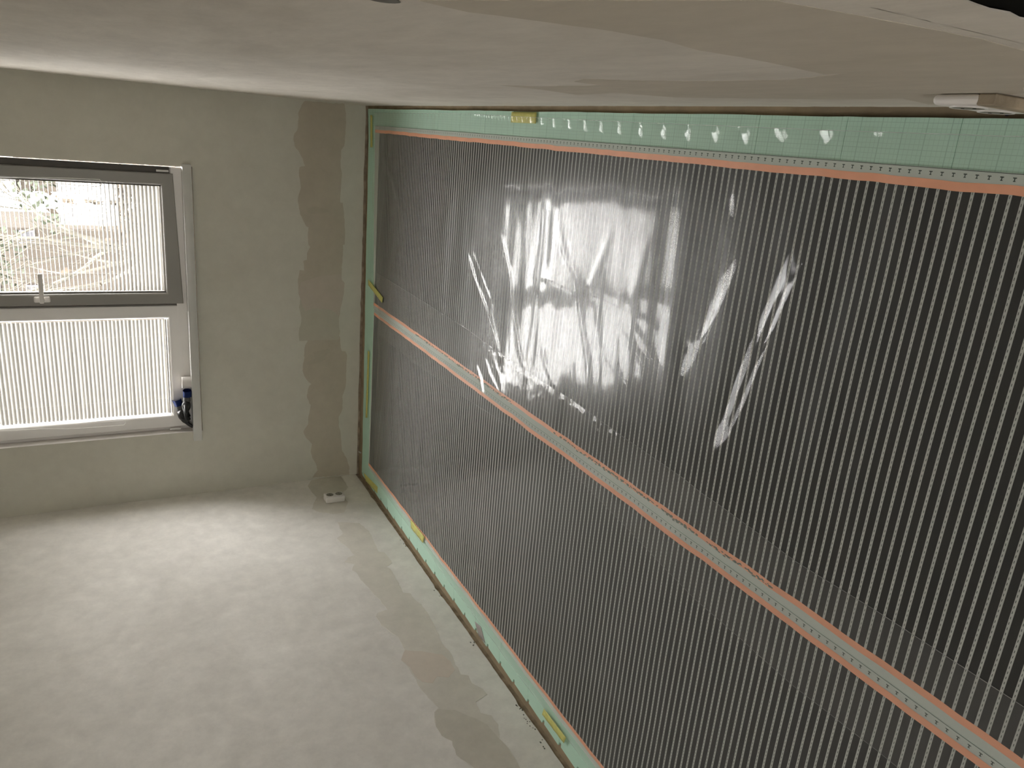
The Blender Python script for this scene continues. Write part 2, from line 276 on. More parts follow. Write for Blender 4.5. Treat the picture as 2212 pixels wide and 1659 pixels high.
# ------------------------------------------------------------------ mesh helpers
def link(name, me, mat=None, parent=None):
    o = bpy.data.objects.new(name, me); C.objects.link(o)
    if mat is not None:
        if not me.materials: me.materials.append(mat)
    if parent is not None: o.parent = parent
    return o
def tag(o, label=None, cat=None, group=None, kind=None):
    if label: o['label'] = label
    if cat: o['category'] = cat
    if group: o['group'] = group
    if kind: o['kind'] = kind
    return o
def empty(name, loc=(0, 0, 0)):
    o = bpy.data.objects.new(name, None); C.objects.link(o); o.location = loc; o.empty_display_size = .05
    return o
def pyd(name, v, f, smooth=False):
    me = bpy.data.meshes.new(name); me.from_pydata([tuple(map(float, p)) for p in v], [], f); me.update()
    if smooth: me.shade_smooth()
    return me
class MB:
    def __init__(s): s.bm = bmesh.new()
    def box(s, x0, x1, y0, y1, z0, z1, bev=0, seg=2):
        t = bmesh.new(); bmesh.ops.create_cube(t, size=1)
        for v in t.verts: v.co = Vector(((x0 + x1) / 2 + v.co.x * (x1 - x0), (y0 + y1) / 2 + v.co.y * (y1 - y0), (z0 + z1) / 2 + v.co.z * (z1 - z0)))
        if bev: bmesh.ops.bevel(t, geom=t.edges[:], offset=bev, segments=seg, affect='EDGES', profile=.5)
        s._merge(t); return s
    def _merge(s, t):
        me = bpy.data.meshes.new('tmp'); t.to_mesh(me); t.free(); s.bm.from_mesh(me); bpy.data.meshes.remove(me)
    def tube(s, pts, r, seg=8, caps=True):
        pts = [Vector(p) for p in pts]; rs = r if hasattr(r, '__len__') else [r] * len(pts)
        rings = []; n0 = None
        for i, p in enumerate(pts):
            d = (pts[min(i + 1, len(pts) - 1)] - pts[max(i - 1, 0)]).normalized()
            if n0 is None: n0 = d.orthogonal().normalized()
            else: n0 = (n0 - d * n0.dot(d)).normalized()
            b = d.cross(n0)
            rings.append([s.bm.verts.new(p + (n0 * math.cos(2 * math.pi * k / seg) + b * math.sin(2 * math.pi * k / seg)) * rs[i]) for k in range(seg)])
        for a, b in zip(rings, rings[1:]):
            for k in range(seg): s.bm.faces.new((a[k], a[(k + 1) % seg], b[(k + 1) % seg], b[k]))
        if caps: s.bm.faces.new(rings[0][::-1]); s.bm.faces.new(rings[-1])
        return s
    def ring(s, x0, x1, z0, z1, prof):
        """mitred rectangular frame in XZ; prof = closed list of (inset, y)"""
        loops = []
        for d, y in prof:
            loops.append([s.bm.verts.new((a, y, b)) for a, b in ((x0 + d, z0 + d), (x1 - d, z0 + d), (x1 - d, z1 - d), (x0 + d, z1 - d))])
        n = len(prof)
        for i in range(n):
            a, b = loops[i], loops[(i + 1) % n]
            for k in range(4): s.bm.faces.new((a[k], a[(k + 1) % 4], b[(k + 1) % 4], b[k]))
        return s
    def mesh(s, name, smooth=False, angle=None):
        bmesh.ops.recalc_face_normals(s.bm, faces=s.bm.faces[:])
        me = bpy.data.meshes.new(name); s.bm.to_mesh(me); s.bm.free()
        if smooth: me.shade_smooth()
        if angle: me.shade_smooth(); me.set_sharp_from_angle(angle=math.radians(angle))
        return me
def prism(name, pts2, plane, base, thick):
    """concave outline on a plane, given real thickness. plane 'far' (x,z), 'left'/'right' (y,z)"""
    n = len(pts2); v = []
    for off in (0, thick):
        for a, b in pts2:
            if plane == 'far': v.append((a, base - off, b))
            elif plane == 'left': v.append((base + off, a, b))
            elif plane == 'right': v.append((base - off, a, b))
            else: v.append((a, b, base + off))
    f = [list(range(n))[::-1], list(range(n, 2 * n))] + [[i, (i + 1) % n, n + (i + 1) % n, n + i] for i in range(n)]
    bm = bmesh.new(); bv = [bm.verts.new(p) for p in v]
    for q in f: bm.faces.new([bv[i] for i in q])
    bmesh.ops.recalc_face_normals(bm, faces=bm.faces[:])
    me = bpy.data.meshes.new(name); bm.to_mesh(me); bm.free()
    return me
def roughen(pts, amp, step=.02, closed=True, seed=1):
    rnd = random.Random(seed); out = []
    n = len(pts)
    for i in range(n if closed else n - 1):
        a, b = pts[i], pts[(i + 1) % n]; L = math.hypot(b[0] - a[0], b[1] - a[1]); k = max(1, int(L / step))
        for j in range(k):
            t = j / k; w = amp if j else 0
            out.append((a[0] + (b[0] - a[0]) * t + rnd.uniform(-w, w), a[1] + (b[1] - a[1]) * t + rnd.uniform(-w, w)))
    if not closed: out.append(tuple(pts[-1]))
    return out

# ------------------------------------------------------------------ the room shell
ZS = -.014     # raw subfloor
fl = link('floor', MB().box(-2.5, .4, YB - .2, 4.9, ZS - .1, ZS).mesh('floor'), M_screed); tag(fl, kind='structure')
ce = link('ceiling', MB().box(-2.5, .4, YB - .2, 4.9, ZC, ZC + .1).mesh('ceiling'), M_ceil); tag(ce, kind='structure')

def ragged_bottom(a0, a1, z, amp, seed, step=.035, trend=None):
    rnd = random.Random(seed); n = int(abs(a1 - a0) / step); out = []; v = 0
    for i in range(n + 1):
        a = a0 + (a1 - a0) * i / n
        v = .75 * v + rnd.uniform(-amp, amp) * .6
        zz = z if trend is None else z + trend(a)
        out.append((a, zz + v + (rnd.uniform(0, amp * 2.2) if rnd.random() < .12 else 0)))
    return out
# window wall: masonry with the opening, plaster skin in front of it
OX0, OX1, OZ0, OZ1 = -1.79, -.272, 1.0, 2.465
wf = MB().box(-2.5, OX0, YF + .014, YF + .26, ZS, ZC).box(OX1, .4, YF + .014, YF + .26, ZS, ZC).box(OX0, OX1, YF + .014, YF + .26, ZS, OZ0 - .05).box(OX0, OX1, YF + .014, YF + .26, OZ1, ZC)
wall_far = link('wall_back', wf.mesh('wall_back'), M_mason); tag(wall_far, kind='structure')
bot = ragged_bottom(XL, XR, .004, .0022, 3)
sk = link('plaster_skin', prism('plaster_skin', bot + [(XR, OZ0 - .05), (XL, OZ0 - .05)], 'far', YF + .0145, .0145), M_far, wall_far)
skin2 = MB().box(XL - .01, OX0, YF, YF + .0145, OZ0 - .05, ZC).box(OX1, XR + .01, YF, YF + .0145, OZ0 - .05, ZC).box(OX0, OX1, YF, YF + .0145, OZ1, ZC)
link('plaster_skin', skin2.mesh('plaster_skin'), M_far, wall_far)
rv = MB().box(OX0 - .0005, OX0 + .002, YF + .0005, YF + .12, OZ0 - .02, OZ1).box(OX1 - .002, OX1 + .0005, YF + .0005, YF + .12, OZ0 - .02, OZ1).box(OX0, OX1, YF + .0005, YF + .12, OZ1 - .002, OZ1 + .0005)
link('reveal', rv.mesh('reveal'), M_white, wall_far)
def patch(parent, name, key, plane, base, thick, mat, amp=.003, step=.02, seed=1, label=None):
    o = link(name, prism(name, roughen(POLY[key], amp, step, True, seed), plane, base, thick), mat, parent)
    if label: o['label'] = label
    return o
patch(wall_far, 'plaster_patch', 'far', 'far', YF + .0005, .0016, M_patch_brown, .0022, .014, 2, 'ragged band of darker brown-grey plaster low on the window wall')
patch(wall_far, 'plaster_patch', 'far_pink', 'far', YF - .001, .0007, M_patch_pink, .002, .014, 3, 'pinkish smear of plaster')
patch(wall_far, 'trowel_mark', 'far_stroke', 'far', YF - .001, .0006, M_patch_dark, .001, .01, 4)
patch(wall_far, 'trowel_mark', 'far_stroke2', 'far', YF - .001, .0006, M_patch_dark, .001, .01, 5)
lowpink = [p for p in POLY['far'] if p[0] < -1.0]
grey = [(-.99, .375), (-1.05, .385), (-1.12, .37), (-1.2, .385), (-1.26, .383), (-1.26, .14), (-1.2, .135), (-1.12, .145), (-1.05, .15), (-.99, .14)]
link('plaster_patch', prism('plaster_patch', roughen(grey, .003, .02, True, 8), 'far', YF - .001, .0005), M_patch_grey, wall_far)

# left wall
wl = link('wall_left', MB().box(XL - .25, XL - .012, YB - .2, 4.9, ZS, ZC).mesh('wall_left'), M_mason); tag(wl, kind='structure')
bot = ragged_bottom(YB, YF, .012, .0028, 5)
link('plaster_skin', prism('plaster_skin', bot + [(YF, ZC), (YB, ZC)], 'left', XL - .0125, .0125), M_left, wl)
patch(wl, 'plaster_patch', 'l1', 'left', XL - .0004, .0012, M_lp1, .003, .02, 6, 'grey plaster patch around the wall socket')
patch(wl, 'plaster_patch', 'l2', 'left', XL - .0004, .0014, M_lp1, .0035, .02, 7, 'ragged grey band of plaster low along the left wall')
patch(wl, 'plaster_patch', 'l3', 'left', XL + .0009, .0006, M_lp2, .003, .02, 8, 'pinkish smear of plaster')
M_lp3 = plaster('left_patch_dark', (.63, .60, .525), (.70, .665, .59), .08)
patch(wl, 'plaster_patch', 'l4', 'left', XL + .0009, .0006, M_lp3, .003, .02, 9)
chips = MB(); rnd = random.Random(4)
for yc in (3.07, 2.62, 2.18, 2.15, 2.10, 1.98, 3.6):
    for k in range(5):
        y = yc + rnd.uniform(-.04, .04); z = rnd.uniform(.014, .035); r = rnd.uniform(.002, .004)
        chips.box(XL - .0005, XL + .0006, y - r, y + r, z - r * .7, z + r * .7)
link('chip_mark', chips.mesh('chip_mark'), M_seal, wl)['kind'] = 'stuff'

# right wall, ends at a doorway
YD = .405
wr = link('wall_right', MB().box(XR + .006, XR + .2, 1.3, 4.9, ZS, ZC).box(XR + .006, XR + .2, YB - .2, -.5, ZS, ZC).box(XR + .006, XR + .022, -.5, YD + .004, 2.1, ZC).mesh('wall_right'), M_mason)
tag(wr, kind='structure')
bot = ragged_bottom(YD, YF, .034, .0035, 9, .02, lambda a: -.022 * max(0, min(1, (a - 1.9) / 1.6)))
endedge = roughen([(.47, ZC), (.47, bot[0][1])], .001, .02, False, 12)
bot = [p for p in bot if p[0] > .47]
thin = roughen([(YD, ZC), (YD, .03)], .004, .02, False, 12)
link('plaster_skin', prism('plaster_skin', [(.4705, .03), (.4705, ZC)] + thin, 'right', XR + .0014, .0014), M_right, wr)
link('plaster_skin', prism('plaster_skin', bot + [(YF, ZC)] + endedge[:-1], 'right', XR + .0065, .0065), M_right, wr)
link('plaster_skin', MB().box(XR, XR + .0065, YB, -.5, .03, ZC).box(XR, XR + .0065, -.5, YD - .006, 2.1, ZC).mesh('plaster_skin'), M_right, wr)
patch(wr, 'plaster_patch', 'r1', 'right', XR + .0004, .0009, M_rp, .002, .02, 13, 'large darker brown-grey plaster area on the right wall')
ch = MB(); rnd = random.Random(21)
for i in range(46):       # crumbs of mortar along the ragged foot of the right wall
    y = rnd.uniform(.7, 3.4); z = rnd.uniform(.002, .03); r = rnd.uniform(.0015, .004)
    ch.box(XR + .002, XR + .007, y - r * 1.6, y + r * 1.6, z - r, z + r, r * .4, 1)
link('mortar_crumb', ch.mesh('mortar_crumb'), M_mason, wr)['kind'] = 'stuff'
link('dark_partition', MB().box(XR + .0016, XR + .022, YD + .006, .4695, ZS, ZC).box(XR + .0066, XR + .022, .4695, 1.3, ZS, ZC).mesh('dark_partition'), simple('unlit_partition', (.012, .012, .010), .9, .1), wr)  # wall core by the doorway, coloured dark to stand for the unlit opening
hb = MB(); hb.tube([(XR + .002, .826, 1.131), (XR - .0006, .826, 1.131)], [.013, .017], 14)
hole = link('drill_hole', hb.mesh('drill_hole'), M_seal, wr)
BW = (-1.62, -.88, 1.15, 1.95)      # unseen window added behind the camera as fill light
wk = link('wall_front', MB().box(-2.5, BW[0], YB - .2, YB, ZS, ZC).box(BW[1], .4, YB - .2, YB, ZS, ZC).box(BW[0], BW[1], YB - .2, YB, ZS, BW[2]).box(BW[0], BW[1], YB - .2, YB, BW[3], ZC).mesh('wall_front'), M_left); tag(wk, kind='structure')
w2 = MB().ring(BW[0], BW[1], BW[2], BW[3], [(0, YB - .14), (.06, YB - .14), (.06, YB - .08), (0, YB - .08)])  .box(-1.28, -1.22, YB - .14, YB - .08, BW[2] + .05, BW[3] - .05)
w2o = link('added_fill_window', w2.mesh('added_fill_window'), M_upvc); tag(w2o, kind='structure')
# passage behind the doorway, its unlit darkness put into the colour
M_dark = simple('unlit_dark', (.02, .02, .018), .9, .1)
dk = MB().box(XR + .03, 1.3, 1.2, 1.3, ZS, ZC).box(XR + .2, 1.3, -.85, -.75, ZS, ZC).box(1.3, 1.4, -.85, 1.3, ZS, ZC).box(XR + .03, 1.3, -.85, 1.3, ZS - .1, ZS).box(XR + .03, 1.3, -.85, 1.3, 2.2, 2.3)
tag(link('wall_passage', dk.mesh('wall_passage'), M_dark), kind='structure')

# ------------------------------------------------------------------ window
win = empty('window_1', (-1.03, YF + .08, OZ0)); tag(win, kind='structure')
def wpart(name, me, mat, parent=None):
    o = link(name, me, mat)
    p = parent or win
    o.parent = p
    if p is win: o.matrix_parent_inverse = Matrix.Translation(-win.location)
    return o
yw = 4.585
outer = MB().ring(OX0 + .004, OX1 - .012, OZ0 + .001, OZ1 - .004, [(0, yw + .04), (0, yw + .10), (.065, yw + .10), (.065, yw + .052), (.058, yw + .040)])
outer.box(-1.085, -1.005, yw + .035, yw + .10, OZ0 + .05, OZ1 - .05)
wpart('outer_frame', outer.mesh('outer_frame'), M_upvc)
lowr = MB(); vs = [(-1.768, 1.000), (-.285, 1.002), (-.285, 1.055), (-1.03, 1.055), (-1.768, 1.02)]
wpart('lower_rail', prism('lower_rail', vs, 'far', yw + .06, .045), M_upvc)
# opening sash on the right (lower edge not quite level with the sill)
SX0, SX1, SZ0, SZ1 = -1.022, -.316, 1.045, 2.42
def sash(x0, x1, z0, z1, yf, w):
    m = MB().ring(x0, x1, z0, z1, [(0, yf + .006), (.004, yf), (w - .014, yf), (w - .008, yf + .004), (w - .001, yf + .020), (w, yf + .022), (w, yf + .06), (0, yf + .06)])
    return m
s1 = sash(SX0, SX1, SZ0, SZ1, yw, .066); bm = s1.bm
for v in bm.verts:                       # the bottom rail drops to the left, as seen
    if v.co.z < 1.07: v.co.z -= .024 * (SX1 - v.co.x) / (SX1 - SX0)
sash_o = wpart('sash', s1.mesh('sash', angle=25), M_sash)
g = MB().ring(SX0 + .0655, SX1 - .0655, SZ0 + .060, SZ1 - .0655, [(0, yw + .014), (0, yw + .03), (.004, yw + .03), (.004, yw + .016)])
wpart('glazing_gasket', g.mesh('glazing_gasket'), M_seal, sash_o)
fx = sash(-1.765, -1.035, 1.032, 2.42, yw + .018, .078)
fix_o = wpart('fixed_sash', fx.mesh('fixed_sash', angle=25), M_upvc)
for nm, x0, x1, p in (('glass_pane', SX0 + .05, SX1 - .05, sash_o), ('glass_pane', -1.72, -1.08, fix_o)):
    wpart(nm, MB().box(x0, x1, yw + .046, yw + .050, 1.08, 2.38).mesh(nm), M_glass, p)
gap = MB().box(SX1 + .001, OX1 - .011, yw + .035, yw + .05, 1.06, OZ1 - .01)  # dark grey strip between the sash and the reveal
wpart('frame_strip', gap.mesh('frame_strip'), M_seal)
lt = MB().box(SX0 - .012, SX0 - .003, yw + .02, yw + .035, 1.03, 2.42); wpart('frame_strip', lt.mesh('frame_strip'), M_seal)
for x, sgn in ((SX1 + .012, 1), (-1.775, -1)):   # hinge covers at the lower corners
    wpart('hinge', MB().tube([(x, yw + .012, 1.065), (x, yw + .012, 1.125)], .006, 10).mesh('hinge', angle=40), M_upvc)
# handle: rosette and lever turned upwards
hx = -.987; hz = 1.70
ro = MB().box(hx - .015, hx + .015, yw - .011, yw, hz - .037, hz + .037, .006, 3).tube([(hx, yw - .005, hz), (hx, yw - .038, hz)], .012, 14)
wpart('handle_rosette', ro.mesh('handle_rosette', angle=40), M_white, sash_o)
lv = MB().box(hx - .012, hx + .142, yw - .052, yw - .036, hz - .011, hz + .010, .005, 3)
for v in lv.bm.verts:
    if v.co.x > hx + .06: v.co.z -= (v.co.x - hx - .06) * .03; v.co.y += (v.co.x - hx - .06) * .05
wpart('handle', lv.mesh('handle', angle=40), M_white, sash_o)

# sill board
sl = MB().box(-1.838, -.258, YF - .034, YF - .0002, OZ0 - .043, OZ0 + .003, .004, 2).box(OX0 + .004, OX1 - .004, YF - .01, yw + .045, OZ0 - .043, OZ0 + .003)
sill = link('window_sill', sl.mesh('window_sill', angle=40), M_sill); tag(sill, 'white window sill board with square projecting nosing under the window', 'window sill')

# ------------------------------------------------------------------ blinds (hang in front of each pane)
def slat_mesh(x0, x1):
    n = 7; w = .0222; v = []; f = []
    for i in range(n):
        a = (i / (n - 1) - .5) * w; c = .0022 * (1 - (2 * i / (n - 1) - 1) ** 2)
        for x in (x0, x1): v.append((x, a, c))
        for x in (x0, x1): v.append((x, a, c - .0003))
    for i in range(n - 1):
        b = 4 * i; f += [(b, b + 4, b + 5, b + 1), (b + 2, b + 3, b + 7, b + 6), (b, b + 2, b + 6, b + 4), (b + 1, b + 5, b + 7, b + 3)]
    f += [(0, 1, 3, 2), (4 * n - 4, 4 * n - 2, 4 * n - 1, 4 * n - 3)]
    me = pyd('slat', v, f, True); me.set_sharp_from_angle(angle=math.radians(50)); me.materials.append(M_slat); return me
def blind(x0, x1, yc, z0, z1, tilt_fn, label, cord_x, cord_z):
    root = empty('venetian_blind', ((x0 + x1) / 2, yc, z0)); tag(root, label, 'blind', 'venetian blinds in the window')
    off = -Vector(root.location)
    def part(name, me, mat):
        o = link(name, me, mat, root); o.location = off; return o
    me = slat_mesh(x0 + .004, x1 - .004); z = z0 + .016; k = 0; rnd = random.Random(int(x0 * -100))
    while z < z1 - .03:
        o = bpy.data.objects.new('slat', me); C.objects.link(o); o.parent = root
        o.location = (off.x, 0, z - z0); o.rotation_euler = (math.radians(tilt_fn(z) + rnd.uniform(-1.2, 1.2)), 0, rnd.uniform(-.0012, .0012))
        z += .0194
    part('bottom_rail', MB().box(x0 + .002, x1 - .002, yc - .010, yc + .010, z0, z0 + .010, .003, 2).mesh('bottom_rail', angle=40), M_white)
    part('head_rail', MB().box(x0, x1, yc - .014, yc + .014, z1 - .028, z1, .002, 1).mesh('head_rail', angle=40), M_white)
    for fx_ in (.17, .83):
        x = x0 + (x1 - x0) * fx_
        m = MB()
        for dy in (-.0105, .0105): m.tube([(x, yc + dy, z0 + .006), (x, yc + dy, z1 - .02)], .0006, 5)
        part('ladder_cord', m.mesh('ladder_cord'), M_cord)
    cy = yw - .009; s = 1 if cord_x > (x0 + x1) / 2 else -1
    pts = [(cord_x - s * .012, cy + .01, z1 - .03), (cord_x - s * .008, cy + .006, 1.85), (cord_x + s * .006, cy, 1.62), (cord_x + s * .010, cy, cord_z + .03),
           (cord_x + s * .006, cy, cord_z + .008), (cord_x - s * .008, cy, cord_z), (cord_x - s * .024, cy, cord_z + .012), (cord_x - s * .026, cy, cord_z + .07), (cord_x - s * .018, cy + .004, 1.75), (cord_x - s * .022, cy + .01, z1 - .03)]
    def cr(P, n=8):
        P = [Vector(p) for p in P]; out = []
        for i in range(len(P) - 1):
            a, b, c, d = P[max(i - 1, 0)], P[i], P[i + 1], P[min(i + 2, len(P) - 1)]
            for j in range(n):
                t = j / n; out.append(.5 * ((2 * b) + (-a + c) * t + (2 * a - 5 * b + 4 * c - d) * t * t + (-a + 3 * b - 3 * c + d) * t ** 3))
        return out + [P[-1]]
    part('pull_cord', MB().tube(cr(pts), .0013, 6).mesh('pull_cord', True), M_cord)
    return root
ss = lambda a, b, x: (lambda t: t * t * (3 - 2 * t))(max(0, min(1, (x - a) / (b - a))))
blind(SX0 + .068, SX1 - .067, yw + .024, SZ0 + .062, 2.352, lambda z: TILT_LOW + (TILT_HIGH - TILT_LOW) * ss(1.14, 1.52, z),
      'white venetian blind with its upper slats open, on the window sash with the handle', -.372, 1.385)
blind(-1.765 + .080, -1.035 - .080, yw + .040, 1.112, 2.340, lambda z: TILT_L + 4 * math.sin(z * 21) * .3,
      'white venetian blind with all slats closed, on the pane above the gloves', -1.708, 1.355)

# ------------------------------------------------------------------ things on the sill
tr = MB(); seg = 36; prof = [(.034, 0), (.0345, .001), (.0345, .047), (.034, .048), (.0265, .048), (.026, .047), (.026, .001), (.0265, 0)]
cx, cy, cz = -1.483, YF + .006, OZ0 + .0035
rings = [[tr.bm.verts.new((cx + r * math.cos(2 * math.pi * k / seg), cy + r * math.sin(2 * math.pi * k / seg), cz + z)) for k in range(seg)] for r, z in prof]
for i in range(len(prof)):
    a, b = rings[i], rings[(i + 1) % len(prof)]
    for k in range(seg): tr.bm.faces.new((a[k], a[(k + 1) % seg], b[(k + 1) % seg], b[k]))
o = link('tape_roll', tr.mesh('tape_roll', angle=40), M_white); tag(o, 'small white roll of tape standing on the window sill beside the gloves', 'tape roll')

def skin_mesh(name, verts, edges, radii, mat, parent, root_i=0, levels=2):
    me = bpy.data.meshes.new(name); me.from_pydata(verts, edges, []); me.update()
    o = bpy.data.objects.new(name, me); C.objects.link(o); o.parent = parent
    md = o.modifiers.new('skin', 'SKIN'); md.use_smooth_shade = True
    for i, r in enumerate(radii): me.skin_vertices[0].data[i].radius = (r, r)
    me.skin_vertices[0].data[root_i].use_root = True
    sb = o.modifiers.new('sub', 'SUBSURF'); sb.levels = levels; sb.render_levels = levels
    me.materials.append(mat); return o
def glove(label, loc, rot, curl=.4):
    root = empty('work_glove', loc); tag(root, label, 'glove', 'work gloves on the window sill'); root.rotation_euler = rot; root.scale = (.84, .84, .84)
    V = [(0, 0, 0), (.035, 0, .002), (.07, 0, .002)]; E = [(0, 1), (1, 2)]; R = [.024, .032, .030]
    def finger(base, by, length, droop, spread):
        p0 = len(V); V.append((.085, by, .002)); R.append(.0125); E.append((2, p0)); prev = p0
        for k in range(1, 4):
            t = k / 3; V.append((.085 + length * t * .96, by + spread * t, .002 - droop * t * t)); R.append(.0115 - .001 * k); E.append((prev, len(V) - 1)); prev = len(V) - 1
    finger(2, .030, .062, .014 * curl * 2, .010); finger(2, .010, .078, .02 * curl * 2, .003); finger(2, -.010, .072, .026 * curl * 2, -.003); finger(2, -.030, .055, .02 * curl * 2, -.010)
    t0 = len(V); V.extend([(.03, .034, .0), (.055, .054, -.004), (.08, .062, -.008)]); R.extend([.015, .0125, .0105]); E.extend([(1, t0), (t0, t0 + 1), (t0 + 1, t0 + 2)])
    skin_mesh('glove_hand', V, E, R, M_black, root, 0)
    V2 = [(-.03, 0, 0), (0, 0, 0), (.025, 0, .001)]; skin_mesh('knit_back', V2, [(0, 1), (1, 2)], [.027, .0262, .031], M_knit, root, 0)
    cu = MB(); n = 22
    def loop(x, ry, rz): return [cu.bm.verts.new((x, ry * math.cos(2 * math.pi * k / n), rz * math.sin(2 * math.pi * k / n) * (1 + .15 * math.sin(3 * 2 * math.pi * k / n)))) for k in range(n)]
    L = [loop(-.022, .027, .026), loop(-.045, .033, .026), (loop(-.066, .038, .027)), loop(-.068, .040, .029), loop(-.064, .0355, .0245), loop(-.03, .026, .022)]
    for a, b in zip(L, L[1:]):
        for k in range(n): cu.bm.faces.new((a[k], a[(k + 1) % n], b[(k + 1) % n], b[k]))
    c = link('cuff', cu.mesh('cuff', True), M_blue, root); c['label'] = 'dark blue cuff'
    return root
glove('black rubber work glove with blue cuff next to the white tape roll', (-1.582, YF - .012, OZ0 + .030), (math.radians(14), math.radians(-3), math.pi), .45)
glove('black work glove leaning on its fingertips in the left sill corner', (-1.648, YF + .030, OZ0 + .066), (math.radians(-20), math.radians(16), math.pi + .12), .9)

# ------------------------------------------------------------------ wall sockets
def socket_unit(name, label, w, h, t, n):
    """double surface socket, built lying in local x (width) / z (height), front towards -y"""
    root = empty(name); tag(root, label, 'socket', 'surface sockets low on the walls')
    b = MB().box(-w / 2, w / 2, -t, 0, -h / 2, h / 2, .008, 4)
    link('housing', b.mesh('housing', angle=50), M_white, root)
    for s in (-1, 1):
        c = MB(); zc = s * h * .235; r = w * .30
        c.tube([(0, -t - .0015, zc), (0, -t + .004, zc)], r, 24)
        so = link('socket_well', c.mesh('socket_well', angle=40), M_hole, root)
        rim = MB(); k = 28; A = []
        for rr, yy in ((r, -t - .0018), (r + .004, -t - .0018), (r + .0045, -t + .001), (r, -t + .001)):
            A.append([rim.bm.verts.new((rr * math.cos(2 * math.pi * i / k), yy, zc + rr * math.sin(2 * math.pi * i / k))) for i in range(k)])
        for i in range(4):
            for j in range(k): rim.bm.faces.new((A[i][j], A[i][(j + 1) % k], A[(i + 1) % 4][(j + 1) % k], A[(i + 1) % 4][j]))
        link('socket_rim', rim.mesh('socket_rim', angle=40), M_white, root)
        for dx in (-.0095, .0095):
            link('pin_hole', MB().tube([(dx, -t - .0022, zc), (dx, -t, zc)], .0026, 10).mesh('pin_hole'), M_pin, so)
    return root
s = socket_unit('wall_socket', 'white double wall socket low on the left wall near the window corner', .072, .118, .040, 2)
s.location = (XL + .001, 4.228, .243); s.rotation_euler = (0, 0, math.radians(90))
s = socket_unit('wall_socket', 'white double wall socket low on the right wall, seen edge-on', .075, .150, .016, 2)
bb = link('shaded_side', MB().box(.034, .062, -.0165, 0, -.095, .072, .002, 1).mesh('shaded_side'), M_mason, s); bb['label'] = 'near side of the socket with its shade coloured in grey-brown'  # shaded near side of the socket, the shade put in as grey-brown
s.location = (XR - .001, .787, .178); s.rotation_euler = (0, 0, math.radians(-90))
o = link('cable', MB().tube([(XR - .006, .86, -.004), (XR + .004, .83, .004), (XR + .006, .78, .006), (XR + .006, .70, .004), (XR + .004, .55, .0)], .0055, 10).mesh('cable', True), M_purple)
tag(o, 'dark violet cable lying in the gap along the right wall foot', 'cable')

# ------------------------------------------------------------------ layered heated floor
rng = np.random.RandomState(11)
LAT = [rng.rand(64, 64) * 2 - 1 for _ in range(8)]
def vnoise(x, y, k=0):
    g = LAT[k]; xi = np.floor(x).astype(int); yi = np.floor(y).astype(int); fx_ = x - xi; fy = y - yi
    fx_ = fx_ ** 3 * (fx_ * (fx_ * 6 - 15) + 10); fy = fy ** 3 * (fy * (fy * 6 - 15) + 10)
    a = g[xi % 64, yi % 64]; b = g[(xi + 1) % 64, yi % 64]; c = g[xi % 64, (yi + 1) % 64]; d = g[(xi + 1) % 64, (yi + 1) % 64]
    return (a * (1 - fx_) + b * fx_) * (1 - fy) + (c * (1 - fx_) + d * fx_) * fy
def film_h(x, y):
    """gentle ripples of the heating film, long across the room, short along it"""
    x = np.asarray(x, float); y = np.asarray(y, float)
    return .0034 + .0017 * vnoise(x * 1.9 + 7, y * 8.0 + x * .8, 0) + .0010 * vnoise(x * 3.1 + 3, y * 15.0 - x * 1.2, 1)
# foam boards
und = empty('foam_underlay', (-1.02, 2.2, ZS)); tag(und, 'pale green foam underlay boards with printed grid covering the raw floor', 'underlay')
FAR_EDGE = lambda x: float(np.interp(-x, [-.11, 0, .31, .67, 1.33, 1.8, 2.16], [4.535, 4.515, 4.502, 4.500, 4.478, 4.468, 4.460])) + .6 * (.004 * math.sin(x * 17) + .003 * math.sin(x * 41 + 1))
P = .2530; k = 0; y = .934 - 3 * P
xr_edge, xl_edge = .110, -2.150
while y < 4.45:
    y1 = y + P
    last = y1 > 4.42
    out = []
    xs = np.linspace(xr_edge, xl_edge, 40)
    skew = .0022
    near = [(float(x), y + .0006 + skew * (xr_edge - x) * 0 - .022 * (xr_edge - x) / 2.26) for x in xs]
    far_ = [(float(x), (FAR_EDGE(float(x)) if last else y1 - .0006 - .022 * (xr_edge - x) / 2.26)) for x in xs[::-1]]
    yl0, yl1 = near[-1][1], far_[0][1]
    h = P / 2
    left = []                                          # saw-tooth factory edge: two teeth per board
    yy = yl0
    for t in range(2 if not last else 2):
        a = yl0 + (yl1 - yl0) * t / 2; b = yl0 + (yl1 - yl0) * (t + 1) / 2
        left += [(xl_edge - .010, a + .002), (xl_edge - .004, b - .016), (xl_edge + .011, b - .014), (xl_edge + .011, b - .005)]
    right = [(xr_edge + .001 * math.sin(9 * t), float(t)) for t in np.linspace(far_[-1][1], near[0][1], 6)[1:-1]]
    outline = near + left + far_ + right
    me = prism('foam_board', outline, 'floor', ZS + .0003, .0132)
    o = link('foam_board', me, M_xps); o.parent = und; o.matrix_parent_inverse = Matrix.Translation(-und.location)
    y = y1
    if last: break

